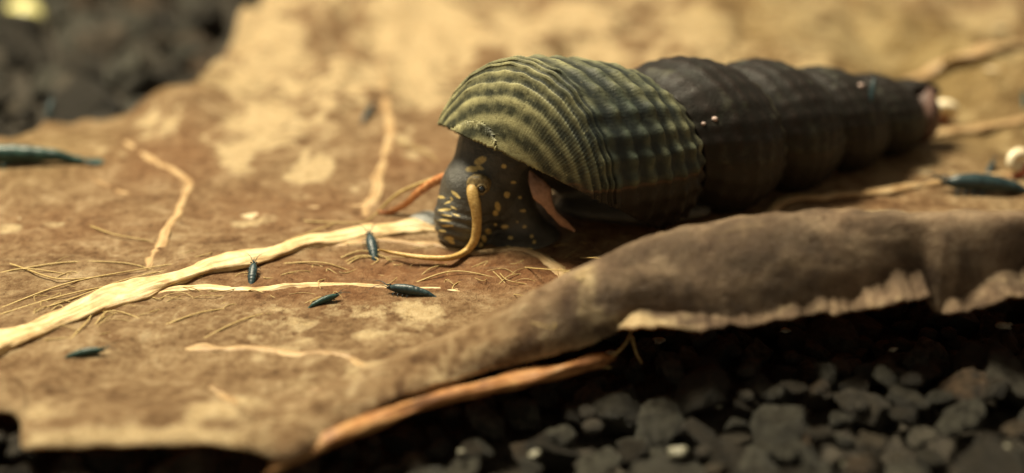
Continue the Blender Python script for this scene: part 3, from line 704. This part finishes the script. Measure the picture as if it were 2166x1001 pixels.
# wrinkle rings on the snout
fn = np.cross(BV[BF[:, 1]]-BV[BF[:, 0]], BV[BF[:, 3]]-BV[BF[:, 0]]); vn = np.zeros_like(BV)
for k in range(4): np.add.at(vn, BF[:, k], fn)
vn /= np.linalg.norm(vn, axis=1)[:, None]+1e-12
sa_ = unit(sn_bot-sn_top); al = (BV-sn_top)@sa_; dr = np.linalg.norm(BV-sn_top-al[:, None]*sa_, axis=1)
wr = smooth(0.1, 0.3, al)*(1-smooth(0.40, 0.55, dr))
BV = BV+vn*(wr*0.011*np.sin(al*52+1.5*fbm(BV*2.5, 2, 4))+0.006*fbm(BV*7, 3, 5))[:, None]
body_bvh = BVHTree.FromPolygons([tuple(p) for p in BV], BF.tolist())
def hit_body(px, py):
    r = body_bvh.ray_cast(Vector(CAM), Vector(ray(px, py))); return np.array(r[0]) if r[0] is not None else None
spots = [(1016, 340, 15, 8, -25), (998, 358, 14, 7, 0), (1014, 355, 10, 5, 20), (964, 412, 13, 4, 40), (931, 388, 8, 4, 0), (932, 417, 12, 3, 12), (948, 428, 10, 2, -20), (940, 444, 16, 3, -4), (945, 456, 14, 2, 8),
         (942, 466, 18, 2.5, 4), (946, 478, 16, 2.5, 0), (936, 489, 10, 3, 5), (950, 505, 12, 5, 8), (955, 513, 8, 3, 20), (1072, 412, 7, 7, 0), (1053, 437, 6, 10, -15), (1048, 451, 6, 6, 0), (1033, 490, 7, 6, 30), (1024, 505, 5, 9, -10),
         (1018, 522, 5, 9, 0), (1068, 480, 9, 4, 0), (1080, 503, 6, 4, 0), (1057, 526, 7, 7, 0), (1074, 526, 9, 6, 0), (1092, 528, 12, 6, 0), (1118, 528, 10, 4, 0), (1125, 500, 4, 4, 0), (1130, 512, 4, 5, 0), (1066, 352, 6, 5, 0), (1086, 386, 6, 3, 0),
         (1106, 446, 7, 3, 0), (960, 440, 10, 2, 30), (978, 530, 10, 5, 0), (1012, 532, 10, 4, 0), (1100, 418, 4, 3, 0), (1048, 475, 3, 4, 0), (1040, 530, 7, 4, 0), (965, 455, 10, 2, 20), (955, 420, 5, 2, 50), (1110, 480, 5, 3, 0), (1094, 470, 3, 2, 0)]
spot = np.zeros(len(BV))
for px, py, rx, ry, ang in spots:
    c = hit_body(px, py)
    if c is None: continue
    kpx = np.linalg.norm(c-CAM)*K; d = BV-c; u_ = d@RGT/kpx; v_ = -(d@UPV)/kpx; wz = d@FWD/kpx; a_ = math.radians(ang)
    uu = (u_*math.cos(a_)+v_*math.sin(a_))/rx; v2 = (-u_*math.sin(a_)+v_*math.cos(a_))/ry
    spot = np.maximum(spot, np.exp(-(uu*uu+v2*v2)*0.8)*(np.abs(wz) < 25))
lob = on_y(905, 480, 0.45); gre = np.exp(-(np.linalg.norm((BV-lob)/np.array([.34, .3, .3]), axis=1))**4)*0.9
obj('body', BV, BF, BODY, SN, attrs=dict(spot=spot, greyish=gre))
# feelers
def feeler(name, pts, r0, r1, mat, lump=0.05):
    Q = catmull(pts, 70); R = np.interp(np.linspace(0, 1, 70), [0, .08, .5, 1], [r0*0.8, r0, (r0+r1)/2+0.005, r1])
    V, F = tube(Q, R, 14, lump=lump, seed=3, up=(0.2, -1, 0.1)); return obj(name, V, F, mat, SN)
hb = hit_body(1000, 395)
fy = hb[1]-0.02
feeler('feeler', [hb+np.array([0.02, 0.06, 0.03]), on_y(999, 408, fy-0.06), on_y(1006, 440, fy-0.13), on_y(1009, 475, fy-0.16), on_y(1004, 508, fy-0.18), on_y(984, 533, fy-0.20), on_z(945, 546, 0.10), on_z(880, 543, 0.07), on_z(825, 534, 0.08), on_z(800, 528, 0.16)], 0.078, 0.012, FEELER, 0.14)
yb = 0.30
feeler('feeler', [on_y(945, 372, yb), on_y(915, 387, yb+0.1), on_y(885, 408, yb+0.2), on_y(858, 432, yb+0.3), on_y(832, 446, yb+0.38), on_y(808, 449, yb+0.4), on_y(800, 446, yb+0.42)], 0.062, 0.022, FEELER2)
feeler('slime_thread', [on_y(935, 372, yb+.1), on_y(890, 388, yb+0.2), on_y(845, 408, yb+0.3), on_y(812, 436, yb+0.4), on_y(790, 460, yb+.4), on_y(768, 482, yb+.3)], 0.022, 0.010, FIBRE)
# eye on its stalk bump at the root of the feeler
eb = hit_body(1012, 390); V0, F0 = ico(3)
V = V0*np.array([0.145, 0.10, 0.135])*(1+0.12*fbm(V0*2.4, 3, 12)[:, None]); eo = obj('eye_bump', V+eb+np.array([0.0, 0.0, 0.0]), F0, EYERING, SN)
ec = on_y(1019, 400, eb[1]-0.085); e = link('eye', mesh_of('eye', V0*0.045+ec-SNO, F0), eo, EYEM)
ring = [ec+np.array([0.055*math.cos(a), -0.005, 0.055*math.sin(a)]) for a in np.linspace(0, 2*math.pi, 25)]
V, F = tube(ring, 0.016, 8, up=(0, 1, 0)); link('eyelid', mesh_of('eyelid', V-SNO, F), eo, EYERING)
# pink inner fold between foot and shell
pf = np.array([on_y(1121, 362, -0.12), on_y(1136, 394, -0.26), on_y(1152, 424, -0.32), on_y(1178, 457, -0.32), on_y(1216, 490, -0.24)])
Q = catmull(pf, 40); V, F = tube(Q, np.interp(np.linspace(0, 1, 40), [0, .2, .38, .55, .7, .85, 1], [.012, .10, .135, .085, .035, .045, .01]), 14, flat=0.22, up=(0.3, -1, 0.1), lump=0.45, seed=8)
obj('mantle_fold', V, F, PINK, SN)

# ------------------------------------------------------------------ shrimplets
def build_shrimp(mat):
    root = bpy.data.objects.new('shrimp', None); COL.objects.link(root); root['_o'] = (0, 0, 0)
    n = 60; t = np.linspace(0, 1, n)
    # unit length 1 cm, head at +x; back arches, abdomen bends down to the tail fan
    cx = 0.5-t; cz = 0.13+0.05*np.sin(np.pi*np.clip(t*1.15, 0, 1))-0.07*smooth(0.75, 1.0, t)
    prof = np.interp(t, [0, .06, .18, .35, .48, .6, .75, .88, .95, 1], [.012, .05, .10, .118, .112, .10, .078, .052, .045, .02])
    seg_ = 1+0.06*np.where(t > 0.45, np.abs(np.sin((t-0.45)*2*np.pi*5.5)), 0)
    V, F = tube(np.stack([cx, 0*t, cz], -1), prof*seg_, 14, flat=1.12)
    V[:, 1] *= 0.80; V[:, 2] = 0.02+(V[:, 2]-0.02)*0.82
    obj('body', V, F, mat, root)
    fan = []
    for a in (-0.5, -0.22, 0.0, 0.22, 0.5):
        p0 = np.array([-0.46, 0, 0.075]); p1 = p0+np.array([-0.16*math.cos(a), 0.16*math.sin(a), -0.03])
        fan.append(tube(catmull([p0, (p0+p1)/2, p1], 8), np.interp(np.linspace(0, 1, 8), [0, .6, 1], [.012, .032, .012]), 8, flat=0.25))
    obj('tail_fan', *merge(fan), mat, root)
    for sgn in (-1, 1):
        V0, F0 = ico(2); obj('eye', V0*0.022+np.array([0.44, 0.055*sgn, 0.165]), F0, EYEM, root)
        obj('antenna', *tube(catmull([(0.47, 0.02*sgn, 0.14), (0.60, 0.07*sgn, 0.19), (0.72, 0.14*sgn, 0.16), (0.80, 0.20*sgn, 0.10)], 20), np.linspace(0.010, 0.003, 20), 5), mat, root)
        for j in range(4):
            x0 = 0.30-0.09*j
            obj('leg', *tube(catmull([(x0, 0.05*sgn, 0.07), (x0+0.05, 0.11*sgn, 0.06), (x0+0.03, 0.14*sgn, 0.0)], 8), np.linspace(0.011, 0.005, 8), 5), mat, root)
    obj('rostrum', *tube([(0.44, 0, 0.19), (0.52, 0, 0.185), (0.60, 0, 0.175)], [.018, .010, .003], 6), mat, root)
    return root
SH0 = {}
def shrimp(px, py, L, yaw, mat, label, tilt=0.0, on=None, z_off=0.0, wide=0.85):
    src = SH0.get(mat.name)
    if src is None:
        src = SH0[mat.name] = build_shrimp(mat); r = src
    else:
        r = src.copy(); COL.objects.link(r)
        for ch in src.children:
            c = ch.copy(); COL.objects.link(c); c.parent = r
    c = hit(px, py) if on is None else on
    r.location = (c+np.array([0, 0, z_off]))*S; r.scale = (L*0.92, L*wide, L*min(0.85, wide)); r.rotation_euler = (0, -math.radians(tilt), math.radians(yaw))
    r['_o'] = (0, 0, 0)
    tag(r, label, 'shrimp', 'small dark shrimps'); return r
shrimp(788, 535, 0.62, 104, SHRIMP, 'tiny dark blue shrimp climbing the pale midrib beside the snail feeler tip', 22, wide=1.15)
shrimp(535, 592, 0.50, 91, SHRIMP, 'tiny black shrimp on the leaf just above the thin pale vein', 28, wide=1.15)
shrimp(684, 645, 0.46, 28, TEAL, 'tiny teal shrimp below the thin pale vein on the leaf', 10)
shrimp(872, 628, 0.68, 168, SHRIMP, 'small dark shrimp lying along the thin vein, tail toward the rolled margin', 4)
shrimp(178, 757, 0.50, 12, TEAL, 'small dark teal shrimp beside a white fleck on the lower leaf', 6)
shrimp(778, 250, 0.55, 70, SHRIMP, 'blurred blue-grey shrimp beside the upright vein behind the snail head', 20)
shrimp(35, 352, 2.1, 187, TEAL, 'large green-teal shrimp cut by the edge of the picture, back of the leaf', 2, wide=0.6)
shrimp(2085, 412, 1.35, 176, SHRIMP, 'long dark shrimp lying beside the pale round snail on the leaf', 3)
shrimp(2092, 370, 0.55, 60, SHRIMP, 'tiny dark shrimp between the long dark shrimp and the pale round snail', 20)
shrimp(2166, 222, 0.50, 80, TEAL, 'blurred teal shrimp near the spire tip, cut by the picture edge', 30)
cS, _ = hit_shell(1845, 200)
if cS is not None: shrimp(0, 0, 0.50, 75, SHRIMP, 'blurred grey-green shrimp perched on top of the snail spire', 65, on=cS)
shrimp(108, 245, 0.60, 80, SHRIMP, 'blurred dark shrimp standing at the back margin of the leaf', 50)

# ------------------------------------------------------------------ small pale round snails
def ramshorn(at, R, yaw, tilt, label):
    root = empty('small_snail', at); n = 260; th = np.linspace(0, 2*np.pi*2.6, n); k = np.exp(-0.16*th)
    path = np.stack([R*0.62*k*np.cos(th), R*0.62*k*np.sin(th), 0.10*R*(1-k)], -1)
    V, F = tube(path, R*0.40*k, 18, flat=0.95, up=(0, 0, 1), lump=0.05, seed=4)
    Mx = (Matrix.Rotation(math.radians(yaw), 3, 'Z')@Matrix.Rotation(math.radians(tilt), 3, 'X'))
    Mn = np.array(Mx); c = np.asarray(at)+np.array([0, 0, R*0.9])
    obj('shell', V@Mn.T+c, F, PEARL, root)
    p0 = path[0]; b = catmull([p0+np.array([0, 0.15*R, 0]), p0+np.array([-0.1*R, -0.35*R, 0]), p0+np.array([-0.5*R, -0.6*R, 0]), p0+np.array([-0.9*R, -0.65*R, 0])], 30)
    V, F = tube(b, np.interp(np.linspace(0, 1, 30), [0, .5, 1], [.3*R, .26*R, .08*R]), 12); obj('foot', V@Mn.T+c, F, REDFLESH, root)
    for sg in (-1, 1):
        f = catmull([b[-4], b[-1]+np.array([-0.2*R, 0.0, 0.12*R*sg]), b[-1]+np.array([-0.45*R, 0.1*R, 0.25*R*sg])], 12)
        V, F = tube(f, np.linspace(0.03*R, 0.01*R, 12), 5); obj('feeler', V@Mn.T+c, F, REDFLESH, root)
    return tag(root, label, 'snail')
ramshorn(hit(2145, 378), 0.26, 20, 75, 'small round cream and pink snail on the leaf beside the long dark shrimp')
apex_at = hit(2000, 268)
ramshorn(apex_at, 0.27, 160, 65, 'small white and red snail sitting at the worn tip of the big spire')

# pale yellow pebble among the gravel far behind
V0, F0 = ico(4); c = on_z(52, 38, -0.75)
V = V0*np.array([0.42, 0.36, 0.36])*(1+0.10*fbm(V0*1.8, 4, 33)[:, None])
pb = obj('pebble', V+c, F0, mat_simple('yellow_pebble', [(0.55, 0.50, 0.16), (0.80, 0.76, 0.38)], 4, 0.35), None, origin=c)
tag(pb, 'bright pale yellow round pebble on the dark gravel behind the leaf', 'pebble')

for o in bpy.data.objects:
    if '_o' in o: del o['_o']
